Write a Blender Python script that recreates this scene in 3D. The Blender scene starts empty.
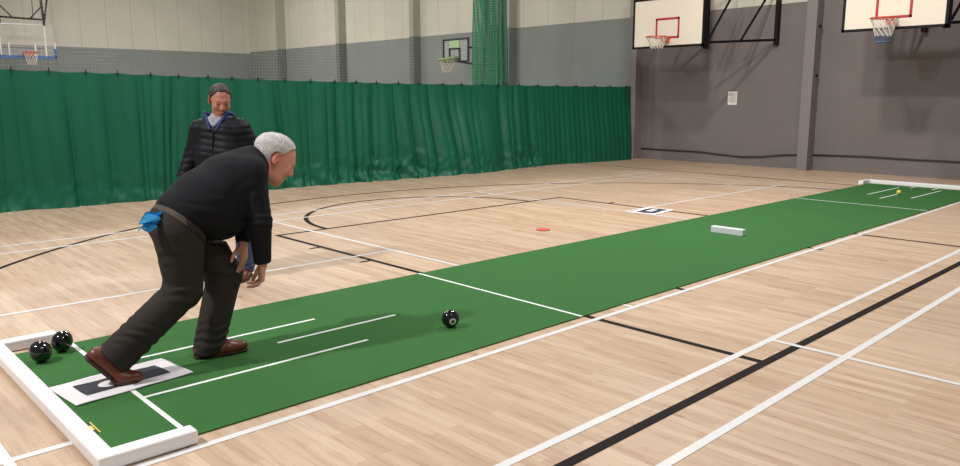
import bpy, bmesh, math, random
import numpy as np
from mathutils import Vector, Matrix, noise as mnoise

random.seed(7)
rng = np.random.default_rng(7)
S = bpy.context.scene
COL = S.collection
V = lambda *a: np.array(a, float)

# ------------------------------------------------------------------ materials
def lin(c):
    return tuple(((x/255)/12.92 if x/255 <= .04045 else ((x/255+.055)/1.055)**2.4) for x in c) + (1.0,)

class NT:
    def __init__(self, name):
        self.m = bpy.data.materials.new(name); self.m.use_nodes = True
        self.t = self.m.node_tree; self.n = self.t.nodes
        self.bsdf = self.n['Principled BSDF']; self.out = self.n['Material Output']
    def add(self, typ, **kw):
        nd = self.n.new(typ)
        for k, v in kw.items():
            if k.startswith('i_'): nd.inputs[k[2:].replace('_', ' ')].default_value = v
            else: setattr(nd, k, v)
        return nd
    def link(self, a, b): self.t.links.new(a, b)
    def math(self, op, a, b=None, c=None):
        nd = self.n.new('ShaderNodeMath'); nd.operation = op
        for i, x in enumerate((a, b, c)):
            if x is None: continue
            if isinstance(x, (int, float)): nd.inputs[i].default_value = x
            else: self.link(x, nd.inputs[i])
        return nd.outputs[0]
    def mix(self, fac, a, b, mode='MIX'):
        nd = self.n.new('ShaderNodeMix'); nd.data_type = 'RGBA'; nd.blend_type = mode
        for s, x in ((nd.inputs[0], fac), (nd.inputs[6], a), (nd.inputs[7], b)):
            if isinstance(x, (int, float)): s.default_value = x
            elif isinstance(x, tuple): s.default_value = x
            else: self.link(x, s)
        return nd.outputs[2]

def mat(name, rgb, rough=.6, var=.12, scale=8, bump=0, bscale=40, metal=0, spec=.5, attr=None, stretch=(1, 1, 1), coat=0):
    k = NT(name)
    tc = k.add('ShaderNodeTexCoord')
    mp = k.add('ShaderNodeMapping'); mp.inputs['Scale'].default_value = stretch
    k.link(tc.outputs['Object'], mp.inputs['Vector'])
    nz = k.add('ShaderNodeTexNoise'); nz.inputs['Scale'].default_value = scale; nz.inputs['Detail'].default_value = 4
    k.link(mp.outputs[0], nz.inputs['Vector'])
    c = lin(rgb)
    if attr:
        at = k.add('ShaderNodeAttribute', attribute_name=attr); base = at.outputs['Color']
    else: base = c
    f = k.math('MULTIPLY_ADD', nz.outputs[0], 2*var, 1-var)
    cb = k.add('ShaderNodeCombineColor')
    for i in range(3): k.link(f, cb.inputs[i])
    k.link(k.mix(1.0, base, cb.outputs[0], 'MULTIPLY'), k.bsdf.inputs['Base Color'])
    k.bsdf.inputs['Roughness'].default_value = rough
    k.bsdf.inputs['Metallic'].default_value = metal
    k.bsdf.inputs['Specular IOR Level'].default_value = spec
    k.bsdf.inputs['Coat Weight'].default_value = coat
    if bump:
        n2 = k.add('ShaderNodeTexNoise'); n2.inputs['Scale'].default_value = bscale; n2.inputs['Detail'].default_value = 3
        k.link(mp.outputs[0], n2.inputs['Vector'])
        b = k.add('ShaderNodeBump'); b.inputs['Strength'].default_value = bump; b.inputs['Distance'].default_value = .01
        k.link(n2.outputs[0], b.inputs['Height']); k.link(b.outputs[0], k.bsdf.inputs['Normal'])
    return k.m

def floor_material():
    k = NT('maple_boards')
    geo = k.add('ShaderNodeNewGeometry')
    mp = k.add('ShaderNodeMapping'); mp.inputs['Rotation'].default_value = (0, 0, math.pi/2)
    k.link(geo.outputs['Position'], mp.inputs['Vector'])
    br = k.add('ShaderNodeTexBrick'); br.offset = .37; br.offset_frequency = 2; br.squash = 1
    for n, v in (('Color1', lin((206, 181, 156))), ('Color2', lin((188, 160, 134))), ('Mortar', lin((182, 151, 125))),
                 ('Scale', 1.0), ('Mortar Size', .0012), ('Bias', .0), ('Brick Width', .85), ('Row Height', .066)):
        br.inputs[n].default_value = v
    k.link(mp.outputs[0], br.inputs['Vector'])
    m2 = k.add('ShaderNodeMapping'); m2.inputs['Scale'].default_value = (14, 1.4, 1)
    k.link(geo.outputs['Position'], m2.inputs['Vector'])
    nz = k.add('ShaderNodeTexNoise'); nz.inputs['Scale'].default_value = 1.6; nz.inputs['Detail'].default_value = 6; nz.inputs['Roughness'].default_value = .65
    k.link(m2.outputs[0], nz.inputs['Vector'])
    r = k.add('ShaderNodeValToRGB')
    r.color_ramp.elements[0].position = .30; r.color_ramp.elements[0].color = lin((176, 138, 112))
    r.color_ramp.elements[1].position = .52; r.color_ramp.elements[1].color = (1, 1, 1, 1)
    k.link(nz.outputs[0], r.inputs[0])
    col = k.mix(.38, br.outputs['Color'], r.outputs[0], 'MULTIPLY')
    m4_ = k.add('ShaderNodeMapping'); m4_.inputs['Scale'].default_value = (9, 2.6, 1)
    k.link(geo.outputs['Position'], m4_.inputs['Vector'])
    n4 = k.add('ShaderNodeTexNoise'); n4.inputs['Scale'].default_value = 1.1; n4.inputs['Detail'].default_value = 3
    k.link(m4_.outputs[0], n4.inputs['Vector'])
    r4 = k.add('ShaderNodeValToRGB')
    r4.color_ramp.elements[0].position = .70; r4.color_ramp.elements[0].color = (1, 1, 1, 1)
    r4.color_ramp.elements[1].position = .80; r4.color_ramp.elements[1].color = lin((150, 108, 84))
    k.link(n4.outputs[0], r4.inputs[0])
    col = k.mix(.8, col, r4.outputs[0], 'MULTIPLY')
    n3 = k.add('ShaderNodeTexNoise'); n3.inputs['Scale'].default_value = .35; n3.inputs['Detail'].default_value = 2
    k.link(geo.outputs['Position'], n3.inputs['Vector'])
    f = k.math('MULTIPLY_ADD', n3.outputs[0], .3, .85)
    cb = k.add('ShaderNodeCombineColor')
    for i in range(3): k.link(f, cb.inputs[i])
    k.link(k.mix(1.0, col, cb.outputs[0], 'MULTIPLY'), k.bsdf.inputs['Base Color'])
    k.bsdf.inputs['Roughness'].default_value = .45
    k.bsdf.inputs['Specular IOR Level'].default_value = .28
    return k.m

def wall_material(name, zsplit, low_near, low_far, top, ysplit, axis='Y', seam=1.0):
    """painted wall: grey below zsplit, cream lining panels with upright seams above"""
    k = NT(name)
    geo = k.add('ShaderNodeNewGeometry'); sp = k.add('ShaderNodeSeparateXYZ'); k.link(geo.outputs['Position'], sp.inputs[0])
    u = sp.outputs[axis]; z = sp.outputs['Z']
    nz = k.add('ShaderNodeTexNoise'); nz.inputs['Scale'].default_value = .9; nz.inputs['Detail'].default_value = 5
    k.link(geo.outputs['Position'], nz.inputs['Vector'])
    low = k.mix(k.math('GREATER_THAN', u, ysplit), lin(low_near), lin(low_far))
    fr = k.math('FRACT', k.math('MULTIPLY', u, 1/seam))
    line = k.math('LESS_THAN', fr, .03)
    tp = k.mix(k.math('MULTIPLY', line, .35), lin(top), lin((120, 120, 108)))
    c = k.mix(k.math('GREATER_THAN', z, zsplit), low, tp)
    f = k.math('MULTIPLY_ADD', nz.outputs[0], .24, .88)
    cb = k.add('ShaderNodeCombineColor')
    for i in range(3): k.link(f, cb.inputs[i])
    k.link(k.mix(1.0, c, cb.outputs[0], 'MULTIPLY'), k.bsdf.inputs['Base Color'])
    k.bsdf.inputs['Roughness'].default_value = .75
    k.bsdf.inputs['Specular IOR Level'].default_value = .2
    return k.m

def net_material(name, rgb, cell, thread, axes=('X', 'Z'), fill=0.0):
    k = NT(name)
    tc = k.add('ShaderNodeTexCoord'); sp = k.add('ShaderNodeSeparateXYZ'); k.link(tc.outputs['Object'], sp.inputs[0])
    fs = []
    for a in axes:
        fr = k.math('FRACT', k.math('MULTIPLY', sp.outputs[a], 1/cell))
        fs.append(k.math('LESS_THAN', fr, thread/cell))
    f = k.math('MAXIMUM', k.math('MAXIMUM', fs[0], fs[1]), fill)
    k.bsdf.inputs['Base Color'].default_value = lin(rgb); k.bsdf.inputs['Roughness'].default_value = .8
    k.link(f, k.bsdf.inputs['Alpha'])
    return k.m

M = {}
M['floor'] = floor_material()
M['line_white'] = mat('white_floor_paint', (222, 221, 222), .45, .05, 3)
M['line_black'] = mat('black_floor_paint', (27, 20, 20), .7, .12, 3, spec=.15)
M['end_wall'] = wall_material('end_wall_paint', 3.52, (122, 116, 114), (128, 136, 134), (205, 203, 190), 8.3, 'Y', .95)
M['far_wall'] = wall_material('far_wall_paint', 3.46, (128, 136, 136), (128, 136, 136), (205, 203, 192), -50, 'X', .95)
M['pillar'] = wall_material('pillar_paint', 3.52, (134, 128, 126), (98, 108, 104), (160, 160, 146), 8.6, 'Y', 50)
M['curtain'] = mat('green_curtain_cloth', (7, 90, 66), .46, .22, 2.2, .25, 25, spec=.35, stretch=(1, 1, .25))
M['hook'] = mat('dark_hook', (22, 40, 34), .5)
M['mat_green'] = mat('green_bowls_mat', (58, 106, 56), .9, .08, 1.4, .12, 300, spec=.15)
M['mat_white'] = mat('white_mat_tape', (232, 236, 232), .7, .04)
M['fender'] = mat('white_painted_timber', (240, 238, 240), .4, .03, 5)
M['block'] = mat('white_block_paint', (226, 226, 234), .5, .03)
M['bowl'] = mat('black_bowl_composite', (10, 10, 13), .13, .1, 10, coat=.6)
M['emblem_white'] = mat('white_bowl_emblem', (222, 208, 214), .5, .05)
M['emblem_dark'] = mat('dark_bowl_emblem', (88, 48, 60), .5, .05)
M['jack'] = mat('yellow_jack', (222, 214, 92), .35, .05)
M['dm_white'] = mat('white_rubber_mat', (232, 226, 230), .75, .05, 5)
M['dm_dark'] = mat('charcoal_mat_centre', (52, 54, 62), .85, .15, 60, .2, 200)
M['red'] = mat('red_rubber', (208, 86, 66), .6, .06)
M['rag'] = mat('bright_blue_cloth', (70, 182, 236), .8, .15, 20, .3, 60)
M['board'] = mat('cream_backboard', (232, 222, 205), .45, .03, 3)
M['steel'] = mat('black_steel', (14, 13, 14), .6, .15, spec=.25)
M['target'] = mat('red_target_line', (178, 38, 46), .5, .06)
M['rim'] = mat('orange_rim', (206, 84, 50), .45, .08)
M['cord'] = mat('white_net_cord', (214, 206, 198), .8, .08)
M['cord_blue'] = mat('blue_net_cord', (96, 108, 138), .8, .08)
M['pad_blue'] = mat('blue_board_padding', (46, 96, 168), .6, .06)
M['white_steel'] = mat('white_board_frame', (222, 224, 224), .5, .04)
M['rim_green'] = mat('yellow_green_rim', (140, 160, 104), .5, .06)
M['panel_green'] = mat('pale_green_panel', (166, 196, 146), .5, .06)
M['paper'] = mat('white_paper', (232, 226, 220), .8, .03)
M['ink'] = mat('grey_print', (150, 146, 146), .8, .03)
M['tag_yellow'] = mat('yellow_tag', (214, 196, 92), .6, .1)
M['tag_dark'] = mat('dark_tag_print', (24, 34, 26), .6, .1)
M['cable'] = mat('dark_cable', (52, 48, 48), .6)
M['white_box'] = mat('white_plastic', (238, 240, 236), .5, .02)
M['net_white'] = net_material('white_divider_netting', (160, 168, 162), .05, .0020, fill=.02)
M['net_green'] = net_material('green_gathered_netting', (4, 122, 80), .03, .011, fill=.7)
k = NT('clear_board'); k.bsdf.inputs['Base Color'].default_value = (.8, .85, .85, 1); k.bsdf.inputs['Alpha'].default_value = .12
k.bsdf.inputs['Roughness'].default_value = .1; M['glass'] = k.m

# ------------------------------------------------------------------ helpers
def link(name, me, m=None, parent=None, smooth=False):
    o = bpy.data.objects.new(name, me); COL.objects.link(o)
    if m is not None and not len(me.materials):
        me.materials.append(m)
    if smooth:
        me.polygons.foreach_set('use_smooth', [True]*len(me.polygons))
    if parent: o.parent = parent
    return o

def tag(o, label=None, cat=None, group=None, kind=None):
    if label: o['label'] = label
    if cat: o['category'] = cat
    if group: o['group'] = group
    if kind: o['kind'] = kind
    return o

def empty(name, loc=(0, 0, 0), rz=0, **kw):
    o = bpy.data.objects.new(name, None); COL.objects.link(o)
    o.empty_display_size = .1
    o.location = loc; o.rotation_euler = (0, 0, rz)
    return tag(o, **kw)

class MB:
    """collects simple solids into one mesh"""
    def __init__(self): self.bm = bmesh.new()
    def box(self, lo, hi, M4=None):
        x0, y0, z0 = lo; x1, y1, z1 = hi
        vs = [self.bm.verts.new(Vector(p) if M4 is None else M4 @ Vector(p)) for p in
              ((x0,y0,z0),(x1,y0,z0),(x1,y1,z0),(x0,y1,z0),(x0,y0,z1),(x1,y0,z1),(x1,y1,z1),(x0,y1,z1))]
        for f in ((0,3,2,1),(4,5,6,7),(0,1,5,4),(1,2,6,5),(2,3,7,6),(3,0,4,7)):
            self.bm.faces.new([vs[i] for i in f])
        return self
    def quad(self, pts):
        self.bm.faces.new([self.bm.verts.new(p) for p in pts]); return self
    def tube(self, pts, r, n=8, closed=False):
        pts = [Vector(p) for p in pts]; rings = []
        N = len(pts)
        for i, p in enumerate(pts):
            a = pts[(i-1) % N] if (closed or i > 0) else p
            b = pts[(i+1) % N] if (closed or i < N-1) else p
            d = (b-a).normalized()
            up = Vector((0, 0, 1)) if abs(d.z) < .9 else Vector((1, 0, 0))
            s = d.cross(up).normalized(); t = s.cross(d)
            rr = r[i] if isinstance(r, (list, tuple)) else r
            rings.append([self.bm.verts.new(p + rr*(math.cos(q)*s + math.sin(q)*t)) for q in [2*math.pi*k/n for k in range(n)]])
        for i in range(N if closed else N-1):
            A, B = rings[i], rings[(i+1) % N]
            for k in range(n):
                self.bm.faces.new((A[k], A[(k+1) % n], B[(k+1) % n], B[k]))
        if not closed:
            self.bm.faces.new(rings[0][::-1]); self.bm.faces.new(rings[-1])
        return self
    def bar(self, a, b, w, h=None):
        h = h or w
        a, b = Vector(a), Vector(b); d = b-a; L = d.length
        q = d.to_track_quat('X', 'Z').to_matrix().to_4x4()
        return self.box((0, -w/2, -h/2), (L, w/2, h/2), Matrix.Translation(a) @ q)
    def lathe(self, prof, axis_m=None, n=40, cap=True):
        rings = []
        for r, h in prof:
            rings.append([self.bm.verts.new((axis_m or Matrix()) @ Vector((r*math.cos(2*math.pi*k/n), r*math.sin(2*math.pi*k/n), h))) for k in range(n)])
        for A, B in zip(rings, rings[1:]):
            for k in range(n): self.bm.faces.new((A[k], A[(k+1) % n], B[(k+1) % n], B[k]))
        if cap:
            self.bm.faces.new(rings[0][::-1]); self.bm.faces.new(rings[-1])
        return self
    def build(self, name, m, parent=None, smooth=False, bevel=0, **kw):
        if bevel:
            bmesh.ops.bevel(self.bm, geom=list(self.bm.edges), offset=bevel, segments=3, affect='EDGES', profile=.5)
        bmesh.ops.recalc_face_normals(self.bm, faces=list(self.bm.faces))
        me = bpy.data.meshes.new(name); self.bm.to_mesh(me); self.bm.free()
        o = link(name, me, m, parent, smooth)
        return tag(o, **kw)

# ------------------------------------------------------------------ signed-distance sculpting (people)
class SDF:
    def __init__(self, lo, hi, h):
        self.lo = np.array(lo, float); self.h = h
        self.n = np.ceil((np.array(hi)-self.lo)/h).astype(int)+1
        self.d = np.full(self.n, .25, np.float32)
    def block(self, lo, hi):
        i0 = np.clip(np.floor((np.array(lo)-self.lo)/self.h).astype(int), 0, self.n)
        i1 = np.clip(np.ceil((np.array(hi)-self.lo)/self.h).astype(int)+1, 0, self.n)
        g = np.meshgrid(*[self.lo[a]+self.h*np.arange(i0[a], i1[a]) for a in range(3)], indexing='ij')
        return tuple(slice(i0[a], i1[a]) for a in range(3)), np.stack(g, -1).astype(np.float32)
    def merge(self, sl, p, k):
        a = self.d[sl]
        if k > 0:
            hh = np.clip(.5+.5*(a-p)/k, 0, 1)
            self.d[sl] = a*(1-hh)+p*hh-k*hh*(1-hh)
        else: self.d[sl] = np.minimum(a, p)
    def carve_f(self, sl, p, k):
        a = self.d[sl]; q = -p
        hh = np.clip(.5-.5*(a-q)/k, 0, 1)
        self.d[sl] = a*(1-hh)+q*hh+k*hh*(1-hh)
    def cone(self, a, b, ra, rb, k=.02, carve=False):
        a, b = np.array(a, np.float32), np.array(b, np.float32)
        m = max(ra, rb)+k+.06
        sl, P = self.block(np.minimum(a, b)-m, np.maximum(a, b)+m)
        if 0 in P.shape: return
        ab = b-a; t = np.clip(((P-a)@ab)/max(ab@ab, 1e-9), 0, 1)
        d = np.linalg.norm(P-(a+t[..., None]*ab), axis=-1)-(ra+(rb-ra)*t)
        (self.carve_f if carve else self.merge)(sl, d, k)
    def ell(self, c, r, R=None, k=.02, carve=False):
        c = np.array(c, np.float32); r = np.array(r, np.float32)
        m = r.max()+k+.06
        sl, P = self.block(c-m, c+m)
        if 0 in P.shape: return
        q = P-c
        if R is not None: q = q@np.array(R, np.float32)   # columns of R = local axes
        k0 = np.linalg.norm(q/r, axis=-1); k1 = np.linalg.norm(q/(r*r), axis=-1)
        d = k0*(k0-1)/np.maximum(k1, 1e-6)
        (self.carve_f if carve else self.merge)(sl, d, k)
    def cut(self, p0, n):
        """keeps the side n points to"""
        n = np.array(n, np.float32); n = n/np.linalg.norm(n)
        sl, P = self.block(self.lo, self.lo+self.h*self.n)
        self.d = np.maximum(self.d, -((P-np.array(p0, np.float32))@n))
    def func(self, f):
        sl, P = self.block(self.lo, self.lo+self.h*self.n)
        self.d = f(P, self.d).astype(np.float32)
    def mesh(self):
        d = self.d.copy()
        for a in range(3):                                   # keep the border empty
            s = [slice(None)]*3
            for e in (0, -1):
                s[a] = e; d[tuple(s)] = .1
        neg = d < 0
        c = np.zeros(np.array(d.shape)-1, np.uint8)
        for i in (0, 1):
            for j in (0, 1):
                for k_ in (0, 1):
                    c += neg[i:d.shape[0]-1+i, j:d.shape[1]-1+j, k_:d.shape[2]-1+k_]
        act = np.argwhere((c > 0) & (c < 8))
        idx = np.full(c.shape, -1, np.int64); idx[tuple(act.T)] = np.arange(len(act))
        acc = np.zeros((len(act), 3)); cnt = np.zeros(len(act))
        corners = [(i, j, k_) for i in (0, 1) for j in (0, 1) for k_ in (0, 1)]
        for A in corners:
            for B in corners:
                if sum(B)-sum(A) == 1 and all(b >= a for a, b in zip(A, B)):
                    va = d[tuple((act+A).T)]; vb = d[tuple((act+B).T)]
                    m = (va < 0) != (vb < 0)
                    t = np.where(m, va/np.where(np.abs(va-vb) < 1e-9, 1, va-vb), 0)
                    acc += m[:, None]*(np.array(A)+t[:, None]*(np.array(B)-np.array(A)))
                    cnt += m
        vs = self.lo+self.h*(act+acc/cnt[:, None])
        quads = []
        for ax in range(3):
            u, w = [(1, 2), (2, 0), (0, 1)][ax]
            s0 = [slice(None)]*3; s1 = [slice(None)]*3
            s0[ax] = slice(0, -1); s1[ax] = slice(1, None)
            e = np.argwhere(neg[tuple(s0)] != neg[tuple(s1)])
            ok = (e[:, u] > 0) & (e[:, w] > 0) & (e[:, u] < c.shape[u]) & (e[:, w] < c.shape[w])
            e = e[ok]
            du = np.zeros(3, int); du[u] = 1; dw = np.zeros(3, int); dw[w] = 1
            q = np.stack([idx[tuple((e-du-dw).T)], idx[tuple((e-dw).T)], idx[tuple(e.T)], idx[tuple((e-du).T)]], 1)
            fl = ~neg[tuple(e.T)]
            q[fl] = q[fl][:, ::-1]
            quads.append(q)
        q = np.concatenate(quads)
        return vs, q

def sdf_object(name, sdf, m, parent=None, origin=(0, 0, 0), smooth_it=3, color=None, disp=None):
    vs, q = sdf.mesh()
    # light relaxation
    e = np.concatenate([q[:, [0, 1]], q[:, [1, 2]], q[:, [2, 3]], q[:, [3, 0]]])
    for _ in range(smooth_it):
        acc = np.zeros_like(vs); cnt = np.zeros(len(vs))
        for i in (0, 1):
            for a in range(3): acc[:, a] += np.bincount(e[:, i], vs[e[:, 1-i], a], len(vs))
            cnt += np.bincount(e[:, i], minlength=len(vs))
        vs = .5*vs+.5*acc/np.maximum(cnt, 1)[:, None]
    if disp is not None: vs = disp(vs)
    me = bpy.data.meshes.new(name)
    me.from_pydata((vs-np.array(origin)).tolist(), [], q.tolist()); me.update()
    if color is not None:
        cols = np.array(color(vs), np.float32)
        at = me.color_attributes.new('tint', 'FLOAT_COLOR', 'POINT')
        at.data.foreach_set('color', np.concatenate([cols, np.ones((len(vs), 1), np.float32)], 1).ravel())
    o = link(name, me, m, parent, True)
    return o

def norm(v): v = np.array(v, float); return v/np.linalg.norm(v)
def L3(c): return np.array(lin(c)[:3])

class Head:
    """a head in its own frame: F forward, U up, R to the person's left"""
    def __init__(self, c, yaw, pitch, s, roll=0):
        cy, sy, cp, sp = math.cos(yaw), math.sin(yaw), math.cos(pitch), math.sin(pitch)
        self.F = V(cy*cp, sy*cp, -sp); self.R = V(-sy, cy, 0); self.U = np.cross(self.F, self.R)
        if roll:
            R, U = self.R, self.U
            self.R = math.cos(roll)*R+math.sin(roll)*U; self.U = math.cos(roll)*U-math.sin(roll)*R
        self.c = np.array(c, float); self.s = s; self.ax = np.stack([self.F, self.R, self.U], 1)
    def w(self, f, r, u): return self.c+self.s*(f*self.F+r*self.R+u*self.U)
    def loc(self, P): return ((P-self.c)@self.ax)/self.s
    def sculpt(self, g, fleshy=0.0):
        s = self.s; w = self.w
        E = lambda c, r, k=.015, carve=False, ax=None: g.ell(w(*c), np.array(r)*s, self.ax if ax is None else ax, k*s, carve)
        Cn = lambda a, b, ra, rb, k=.012, carve=False: g.cone(w(*a), w(*b), ra*s, rb*s, k*s, carve)
        E((-.015, 0, .035), (.098, .077, .088))
        E((.032, 0, -.03), (.062, .060+fleshy*.006, .098), .03)
        E((.045, 0, -.082), (.045, .046+fleshy*.008, .036), .03)
        Cn((.078, -.008, -.106), (.078, .008, -.106), .017, .017, .02)
        Cn((.070, -.036, .034), (.084, -.008, .036), .013, .013, .014)
        Cn((.070, .036, .034), (.084, .008, .036), .013, .013, .014)
        for t in (-1, 1):
            E((.066, t*.042, -.022), (.024, .022, .026), .025)
            g.ell(w(.098, t*.031, .012), V(.016, .018, .012)*s, self.ax, .010*s, True)
            g.ell(w(.0745, t*.031, .011), V(.0135, .0135, .0135)*s, self.ax, .003*s)
            Cn((.086, t*.020, .0185), (.082, t*.042, .0175), .0045, .0045, .004)
            Cn((.0845, t*.022, .002), (.0815, t*.040, .003), .004, .004, .004)
        Cn((.091, 0, .026), (.113, 0, -.014), .0085, .0135, .012)
        for t in (-1, 1): g.ell(w(.101, t*.0125, -.021), V(.011, .0085, .009)*s, self.ax, .006*s)
        for t in (-1, 1): g.ell(w(.106, t*.006, -.031), V(.004, .0035, .004)*s, self.ax, .003*s, True)
        Cn((.0935, -.020, -.056), (.099, 0, -.052), .006, .0075, .007)
        Cn((.0935, .020, -.056), (.099, 0, -.052), .006, .0075, .007)
        Cn((.091, -.018, -.064), (.0955, 0, -.067), .006, .008, .005)
        Cn((.091, .018, -.064), (.0955, 0, -.067), .006, .008, .005)
        for t in (-1, 1):                       # ears: shell, lobe, hollow
            o = norm(-.45*self.F+t*self.R); a2 = np.stack([norm(np.cross(self.U, o)), o, self.U], 1)
            g.ell(w(-.030, t*.078, .000), V(.021, .010, .033)*s, a2, .006*s)
            g.ell(w(-.022, t*.076, -.030), V(.011, .008, .012)*s, a2, .006*s)
            g.ell(w(-.025, t*.088, .002), V(.011, .008, .019)*s, a2, .005*s, True)
    def paint(self, P, skin, flush, eye=(52, 42, 38), lips=(150, 84, 80), white=(206, 196, 190)):
        q = self.loc(P); col = np.tile(L3(skin), (len(P), 1))
        def blend(c, rad, colr, a=1.0, soft=.5):
            d = np.linalg.norm((q-np.array(c))/np.array(rad), axis=1)
            f = a*np.clip((1-d)/soft, 0, 1)
            col[:] = col*(1-f[:, None])+L3(colr)*f[:, None]
        for t in (-1, 1):
            blend((.075, t*.046, -.022), (.03, .03, .03), flush, .75, .8)
            blend((-.028, t*.085, 0), (.04, .022, .042), flush, .55, .5)
            blend((.085, t*.031, .012), (.022, .020, .016), (96, 60, 54), .55, .6)
            blend((.088, t*.031, .0105), (.014, .0115, .0050), white, 1, .15)
            blend((.089, t*.031, .0105), (.010, .0052, .0062), eye, 1, .2)
            blend((.085, t*.030, .037), (.02, .021, .0055), (120, 96, 84), .8, .6)
        blend((.11, 0, -.016), (.024, .02, .02), flush, .8, .7)
        blend((.097, 0, -.060), (.014, .024, .014), lips, .9, .5)
        return col
    def hair(self, m, parent, origin, h, colour, back=0, front=.052, slope=.55, low=-.062, puff=.010, crown_thin=0, nape=-.03, seed=0):
        c, s = self.c, self.s
        g = SDF(c-.17*s, c+.17*s, h)
        g.ell(self.w(-.018, 0, .036), V(.100+puff, .079+puff*.8, .090+puff)*s, self.ax, .0)
        g.ell(self.w(-.055, 0, -.03), V(.055+puff*.6, .060+puff*.6, .06)*s, self.ax, .02*s)
        if back: g.ell(self.w(-.066, 0, .028), V(.060+back, .068, .078)*s, self.ax, .03*s)
        def f(P, d):
            q = ((P-c)@self.ax)/s
            n1 = np.sin(q[..., 0]*210+3*np.sin(q[..., 1]*90+seed)+q[..., 2]*60)*np.sin(q[..., 1]*170+q[..., 2]*80)
            n2 = np.sin(q[..., 0]*75+q[..., 2]*120+seed)*np.sin(q[..., 1]*95+1.3)
            d = d+s*(.0007*n1+.0010*n2)
            line = front+slope*(q[..., 2]-.07)
            line = np.where(q[..., 2] < .03, np.minimum(line, .022), line)
            line = np.where(q[..., 2] < -.012, -.048, line)
            line = line+.006*np.sin(q[..., 1]*120+seed)
            d = np.maximum(d, (q[..., 0]-line)*s*.8)
            d = np.maximum(d, (low-q[..., 2])*s)
            ear = np.linalg.norm((q-np.array([-.028, 0, -.004]))*np.array([1, 0, 1]), axis=-1)
            d = np.where(np.abs(q[..., 1]) > .055, np.maximum(d, (.033-ear)*s), d)
            return d
        g.func(f)
        def colr(P):
            q = self.loc(P)
            t = .5+.5*np.sin(q[:, 0]*70+5*np.sin(q[:, 1]*60+seed)+q[:, 2]*420+9*np.sin(q[:, 0]*85+q[:, 1]*70))
            t = np.clip(t*.7+.3*np.sin(q[:, 2]*55+q[:, 1]*40+seed)**2, 0, 1)[:, None]
            return L3(colour[0])*(1-t)+L3(colour[1])*t
        return sdf_object('hair', g, m, parent, origin, 1, colr)

def hand(g, W, D, N, left, curls, s=1.0, spread=.10, thumb=(.9, .75)):
    """palm, four unequal jointed fingers and an opposed thumb"""
    D, N = norm(D), norm(N); N = norm(N-D*(N@D))
    T = np.cross(D, N) if left else np.cross(N, D)
    W = np.array(W, float); k = .006
    base = [(.026, .092), (.009, .096), (-.008, .091), (-.024, .083)]
    lens = [.070, .079, .073, .058]
    for (t, l), L, cu in zip(base, lens, curls):
        K = W+s*(T*t+D*l)
        g.cone(W+s*T*t*.55, K, .0150*s, .0115*s, .012)
        a = 0; p = K; r = .0098 if L > .06 else .0085
        d0 = norm(D+T*spread*(t/.026))
        for frac, c, in zip((.46, .30, .24), cu):
            a += math.radians(c)
            dd = d0*math.cos(a)-N*math.sin(a)
            q = p+s*L*frac*dd
            g.cone(p, q, r*s, (r-.0009)*s, k if frac > .4 else .003)
            p = q; r -= .0009
    g.cone(W+s*D*.012, W+s*D*.07-s*N*.004, .019*s, .016*s, .012)
    B = W+s*(T*.018+D*.022-N*.006)
    t1 = norm(T*thumb[0]+D*thumb[1]-N*.35); t2 = norm(T*thumb[0]*.45+D*1.0-N*.35)
    q1 = B+s*.043*t1; q2 = q1+s*.032*t2; q3 = q2+s*.025*norm(t2*.9+D*.3)
    g.cone(B, q1, .0165*s, .0118*s, .010); g.cone(q1, q2, .0112*s, .0104*s, .004); g.cone(q2, q3, .0104*s, .0082*s, .003)

# ------------------------------------------------------------------ setting
XW, YF = 15.5, 29.2
MB().quad([(-8, -10, 0), (XW+.3, -10, 0), (XW+.3, YF+.3, 0), (-8, YF+.3, 0)]).build('floor', M['floor'], kind='structure')
FLOOR = bpy.data.objects['floor']
MB().box((XW, -10, 0), (XW+.25, YF+.25, 9)).build('wall_right', M['end_wall'], kind='structure')
MB().box((-8, YF, 0), (XW, YF+.25, 9)).build('wall_left', M['far_wall'], kind='structure')
for i in range(6):
    y = 3.85+4.45*i
    p = MB().box((XW-.3, y-.11, 0), (XW, y+.11, 9)).build('pillar', M['pillar'], kind='structure')
    if i == 0:
        for z in (1.98, 2.98):
            MB().tube([(XW-.16, y-.11, z), (XW-.16, y-.15, z)], .022, 8).tube([(XW-.16, y-.145, z-.02), (XW-.16, y-.145, z+.03)], .012, 6).build('hook', M['steel'], p)

class Paint:
    def __init__(self, z): self.bm = bmesh.new(); self.z = z; self.k = 0
    def seg(self, a, b, w=.05):
        a, b = V(*a), V(*b); d = norm(b-a); n = V(-d[1], d[0])*w/2
        self.k += 1; z_ = self.z+self.k*2e-5; vs = [self.bm.verts.new((*p, z_)) for p in (a-n, b-n, b+n, a+n)]
        self.bm.faces.new(vs)
    def arc(self, c, r, a0, a1, w=.05, n=64):
        p = []; self.k += 1; z_ = self.z+self.k*2e-5
        for i in range(n+1):
            t = math.radians(a0+(a1-a0)*i/n); e = V(math.cos(t), math.sin(t))
            p.append((self.bm.verts.new((*(c+e*(r-w/2)), z_)), self.bm.verts.new((*(c+e*(r+w/2)), z_))))
        for (a, b), (c2, d) in zip(p, p[1:]): self.bm.faces.new((a, b, d, c2))
    def build(self, name, m, parent):
        bmesh.ops.recalc_face_normals(self.bm, faces=list(self.bm.faces))
        me = bpy.data.meshes.new(name); self.bm.to_mesh(me); self.bm.free()
        for p in me.polygons:
            if p.normal.z < 0: p.flip()
        return link(name, me, m, parent)

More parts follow.
